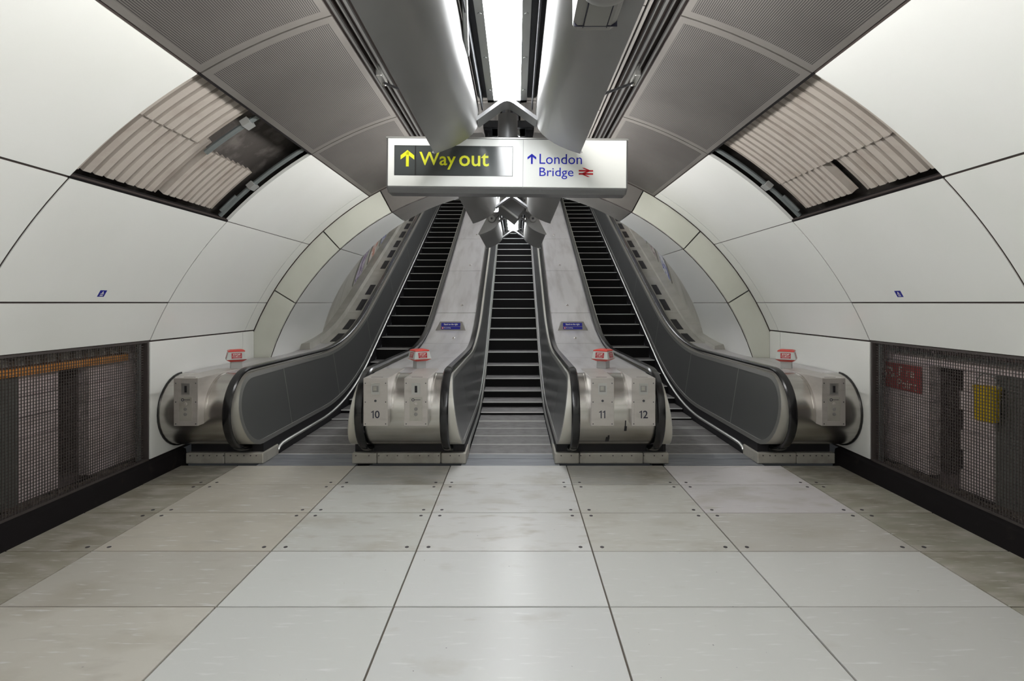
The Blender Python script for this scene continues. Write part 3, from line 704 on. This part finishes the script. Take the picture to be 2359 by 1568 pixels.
# ------------------------------------------------------------------ luminaires
WP = [(.51, 2.745), (.44, 2.768), (.38, 2.793), (.33, 2.818), (.285, 2.848), (.245, 2.882), (.217, 2.92), (.203, 2.96), (.198, 3.01), (.20, 3.07), (.215, 3.10), (.29, 3.095), (.345, 3.045)]
def luminaire(name, y0, y1, label, lampm, fillm, inc=False, cap=False, chev=(1, 1)):
    t = thing(name, (0, y0, 3.1), label, 'light fitting', 'ceiling light fittings')
    def T(mb):          # follow the incline of the shaft
        if inc: mb.v = [(x, y, z + SL * (y - y0) + 0.12) for x, y, z in mb.v]
        return mb
    for s in (-1, 1):
        poly = [(s * a, b2) for a, b2 in WP]
        wing = T(MB().prism(poly, y0, y1, 'y')).build('side_wing', 'wing', t, smooth=True)
        p, q = Vector((.505, 2.760)), Vector((.352, 3.038)); d = (q - p); nn = Vector((d.y, -d.x)).normalized()
        a = p + d * .10 + nn * .003; b2 = p + d * .92 + nn * .003
        T(MB().prism([(s * a.x, a.y), (s * (a.x + nn.x * .006), a.y + nn.y * .006), (s * (b2.x + nn.x * .006), b2.y + nn.y * .006), (s * b2.x, b2.y)], y0 + .05, y1 - .05, 'y')).build('wall_washer', fillm, wing)  # glowing strip added on the hidden wing face to lift the wall brightness
        cp = [(s * a_, b_) for a_, b_ in WP[:-1]] + [(s * .352, 3.058), (s * .372, 3.05), (s * .528, 2.752)]
        for yy in (y0 - .004, y1 - .004): T(MB().prism(cp, yy, yy + .008, 'y')).build('end_cap', 'wing', t)
        x0, x1 = sorted((s * .142, s * .20)); T(MB().box(x0, x1, y0 + .02, y1 - .02, 3.13, 3.16)).build('gear_web', 'fitdark', t)
        x0, x1 = sorted((s * .168, s * .176)); T(MB().box(x0, x1, y0 + .05, y1 - .05, 3.03, 3.13)).build('web_plate', 'fitdark', t)
        x0, x1 = sorted((s * .092, s * .135)); T(MB().box(x0, x1, y0 + .03, y1 - .03, 3.092, 3.14)).build('lamp_frame', 'galv', t)
        mb = MB()
        for yy in frange(y0 + .25, y1 - .25, .45):
            r = .010; mb.rings([[(s * .113 + r * math.cos(k * math.pi / 4), yy + r * math.sin(k * math.pi / 4), zz) for k in range(8)] for zz in (3.087, 3.094)])
        T(mb).build('frame_screws', 'galv', t, kind='stuff')
    for yy in (y0 + .03, y1 - .07): T(MB().box(-.135, .135, yy, yy + .04, 3.092, 3.14)).build('lamp_frame', 'galv', t)
    T(MB().box(-.092, .092, y0 + .07, y1 - .07, 3.10, 3.13)).build('diffuser', lampm, t)
    T(MB().box(-.21, .21, y0, y1, 3.145, 3.20)).build('spine', 'fitdark', t)
    for i, on in enumerate(chev):
        if not on: continue
        ya, yb = (y0 - .02, y0 + .10) if i == 0 else (y1 - .10, y1 + .06)
        up = [(-.215, 2.965), (-.05, 3.085), (-.025, 3.098), (0, 3.102), (.025, 3.098), (.05, 3.085), (.215, 2.965)]
        lo = [(.205, 2.945), (.045, 3.06), (.02, 3.073), (0, 3.076), (-.02, 3.073), (-.045, 3.06), (-.205, 2.945)]
        T(MB().prism(up + lo, ya, yb, 'y')).build('chevron_bracket', 'fitgrey', t, smooth=True)
    if not inc:
        for yy in frange(y0 + .5, y1 - .5, 1.6): MB().box(-.03, .03, yy - .03, yy + .03, 3.19, 3.68 if y1 < 7.3 else 3.36).build('hanger', 'fitdark', t)
    return t
f1 = luminaire('linear_luminaire', -4.6, 3.73, 'nearest long light fitting with curved grey wings above the hall', 'lamp', 'washer', chev=(0, 1))
luminaire('linear_luminaire', 4.38, 7.03, 'light fitting with curved grey wings directly behind the hanging sign', 'lamp', 'washer')
f3 = luminaire('linear_luminaire', 8.19, 10.29, 'small looking light fitting past the portal above the middle escalator', 'lamp', 'shaftlampfill')
luminaire('linear_luminaire', 10.9, 20.5, 'light fitting sloping up the escalator shaft', 'shaftlampfill', 'shaftlampfill', inc=True)
MB().tube([(-.18, 2.2, 3.13), (-.165, 2.35, 3.06), (-.185, 2.62, 3.01), (-.2, 2.85, 3.03)], .014, 8).build('cable', 'galv', f1, smooth=True)

# hinge arms at the portal
for s, n in ((-1, 'left'), (1, 'right')):
    t = thing('hinge_arm', (s * .3, 8.0, 3.0), 'grey hinged steel arm on the %s of the portal light fitting' % n, 'bracket', 'hinge arms')
    MB().prism([(s * .30, 2.955), (s * .335, 3.0), (s * .12, 3.17), (s * .09, 3.13)], 8.13, 8.17, 'y').build('arm', 'fitgrey', t, bevel=.004)
    r = .055; MB().rings([[(s * .315 + rr * math.cos(k * math.pi / 8), yy, 2.985 + rr * math.sin(k * math.pi / 8)) for k in range(16)] for rr, yy in ((r, 8.185), (r, 8.12), (r * .9, 8.115))]).build('pivot', 'wing', t, smooth=True)
    r = .016; MB().rings([[(s * .315 + r * math.cos(k * math.pi / 6), yy, 2.985 + r * math.sin(k * math.pi / 6)) for k in range(12)] for yy in (8.116, 8.105)]).build('pivot_bolt', 'fitdark', t)
t = thing('tilted_housing', (0.0, 7.6, 3.03), 'tilted square grey metal housing hanging between the two light fittings', 'housing')
t.rotation_euler = (math.radians(-12), math.radians(37), 0); del t['base']
MB().box(-.15, .15, -.17, .17, -.11, .11).build('body', 'fitgrey', t, bevel=.006)
MB().box(-.158, .158, -.176, -.15, -.118, -.095).build('lip', 'trimmetal', t)
MB().tube([(.05, -.08, .11), (.07, -.12, .17), (.03, -.10, .24)], .012, 8).build('cable', 'galv', t, smooth=True)

# stay rods from ceiling rails
for s, n in ((-1, 'left'), (1, 'right')):
    t = thing('stay_rod', (s * 1.0, 4.38, 3.5), 'thin steel stay rod from the %s ceiling rail to the light wing' % n, 'rod', 'stay rods')
    MB().tube([(s * 1.02, 4.36, 3.50), (s * .72, 4.0, 3.27), (s * .42, 3.62, 3.05)], .010, 8).build('rod', 'fitdark', t, smooth=True)
    MB().box(s * 1.03 - .025, s * 1.03 + .025, 4.22, 4.42, 3.50, 3.60).build('bracket', 'trimmetal', t, bevel=.008)
    rs = []
    for k in range(9):
        a = -math.pi / 2 + math.pi * k / 8; rs.append([(s * 1.02 + .02 * math.cos(a) * math.cos(q * math.pi / 5) + 0, 4.37 + .02 * math.cos(a) * math.sin(q * math.pi / 5), 3.50 + .022 * math.sin(a)) for q in range(10)])
    MB().rings(rs).build('ball_joint', 'alu', t, smooth=True)

# ------------------------------------------------------------------ hanging sign
t = thing('hanging_sign', (-.005, 4.0, 2.735), 'white hanging sign reading Way out and London Bridge with arrows', 'sign')
t.rotation_euler = (0, 0.0095, 0.003); del t['base']
KP = 4.0 / 1225.0
def sx(u): return (u - 1168.5) * KP
def sz(v, u=1168.5): return (378.5 - (v - (u - 1168.5) * 0.0095)) * KP
W2 = 277 * KP; ZT, ZB = sz(319), sz(443)
MB().prism([(-.02, ZB + .035), (-.02, ZT), (.17, ZT), (.17, ZB), (.03, ZB)], -W2, W2, 'x').build('case', 'fitgrey', t, bevel=.012)
MB().box(-W2 - .008, W2 + .008, -.012, .15, ZT - .004, ZT + .012).build('top_trim', 'trimmetal', t, bevel=.004)
MB().box(-W2 + .012, W2 - .012, -.026, -.018, ZB + .04, ZT - .008).build('face', 'signwhite', t, bevel=.004)
yf = -.0265
def rectp(u0, v0, u1, v1): return [(sx(u0), sz(v1, (u0 + u1) / 2)), (sx(u1), sz(v1, (u0 + u1) / 2)), (sx(u1), sz(v0, (u0 + u1) / 2)), (sx(u0), sz(v0, (u0 + u1) / 2))]
def flat(n, m, polys, d=0.0): return poly_flat(n, t, m, polys, (0, yf - d, 0), (1, 0, 0), (0, 0, 1))
flat('face_seam', 'pedgrey', [rectp(1204.2, 321, 1205.4, 433)], .0004)
flat('dark_border', 'signblack', [rectp(910.2, 336.6, 1181.5, 405.5)], .0004)
flat('dark_panel', 'signdark', [rectp(911.5, 338, 1180.3, 404.2)], .0010)
flat('dark_seam', 'signblack', [rectp(957.3, 338, 960, 404.2)], .0016)
def arrow(cu, v0, v1, half, th, shaft):
    P = lambda u, v: (sx(u), sz(v, cu)); 
    hd = half * 0.78
    return [[P(cu, v0), P(cu + half, v0 + hd), P(cu + half, v0 + hd + th), P(cu, v0 + th * 1.05)], [P(cu, v0), P(cu, v0 + th * 1.05), P(cu - half, v0 + hd + th), P(cu - half, v0 + hd)],
            [P(cu - shaft / 2, v0 + 3), P(cu + shaft / 2, v0 + 3), P(cu + shaft / 2, v1), P(cu - shaft / 2, v1)]]
flat('arrow', 'yellow', arrow(940.3, 346.6, 384.2, 15.6, 9.5, 6.6), .0022)
flat('arrow', 'blue', arrow(1224.8, 354.8, 378.3, 10, 5.6, 4.2), .0022)
def word(txt, m, u0, u1, v0, v1, bold): 
    return lettering('lettering', t, m, txt, (sx(u0), yf - .0022, sz(v1, (u0 + u1) / 2)), (1, 0, 0), (0, 0, 1), wdt=(u1 - u0) * KP, hgt=(v1 - v0) * KP, bold=bold)
word('Way', 'yellow', 967.5, 1051, 351, 391, .012)
word('out', 'yellow', 1058.5, 1126.6, 354, 383.8, .012)
word('London', 'blue', 1242.3, 1339.5, 355.5, 378.5, .0)
word('Bridge', 'blue', 1242.3, 1320.3, 386.6, 412.5, .0)
def bars(u0, v0):
    P = lambda u, v: (sx(u0 + u), sz(v0 + v, u0))
    return [[P(0, 5), P(33, 5), P(33, 8.6), P(0, 8.6)], [P(0, 12.2), P(33, 12.2), P(33, 15.8), P(0, 15.8)],
            [P(7, 0), P(12.5, 0), P(25, 5), P(25, 8.6), P(21, 6.4)], [P(24.5, 5.0), P(24.5, 8.6), P(8.5, 15.8), P(8.5, 12.2)], [P(8.5, 12.2), P(8.5, 15.8), P(20.5, 20.8), P(26, 20.8), P(12, 14.4)]]
flat('rail_emblem', 'red', bars(1332.3, 386.8), .0022)
MB().tube([(.0, .07, ZT), (.0, .07, ZT + .20)], .075, 20).build('stem_cover', 'fitgrey', t, smooth=True)
MB().tube([(.0, .07, ZT - .01), (.0, .07, ZT + .75)], .02, 10).build('stem', 'fitgrey', t, smooth=True)
MB().box(-.16, .16, .03, .13, ZT + .008, ZT + .028).build('mount_plate', 'fitdark', t)

# ------------------------------------------------------------------ security camera under the right wing
t = thing('security_camera', (.345, 1.8, 2.72), 'grey security camera housing under the right light wing', 'security camera')
MB().prism([(.27, 2.715), (.285, 2.70), (.405, 2.70), (.428, 2.715), (.43, 2.83), (.27, 2.87)], 1.60, 1.96, 'y').build('mount_body', 'plasticgrey', t, bevel=.01)
MB().box(.308, .388, 1.62, 1.915, 2.696, 2.7005).build('hatch', 'plasticgrey', t)
for xx in (.304, .390): MB().box(xx, xx + .0025, 1.60, 1.93, 2.6965, 2.701).build('hatch_seam', 'ink', t)
MB().box(.272, .428, 1.918, 1.9225, 2.697, 2.72).build('hatch_seam', 'ink', t)
MB().box(.336, .354, 1.70, 1.765, 2.692, 2.697).build('catch', 'ink', t)
mb = MB(); rs = []
for k in range(7):
    a = k / 6 * math.pi / 2; hh = .105 * math.sin(a) ** .5 if k else .03
    rs.append([(.335 + (.05 + .06 * math.sin(a)) * math.cos(q * math.pi / 10), 1.645 - .38 * (1 - math.cos(a)) , 2.645 + .06 * math.sin(q * math.pi / 10) * (.5 + .5 * math.sin(a))) for q in range(20)])
mb.rings(rs).build('hood', 'plasticgrey', t, smooth=True)
MB().box(.31, .36, 1.36, 1.6, 2.70, 2.76).build('hood_arm', 'plasticgrey', t)
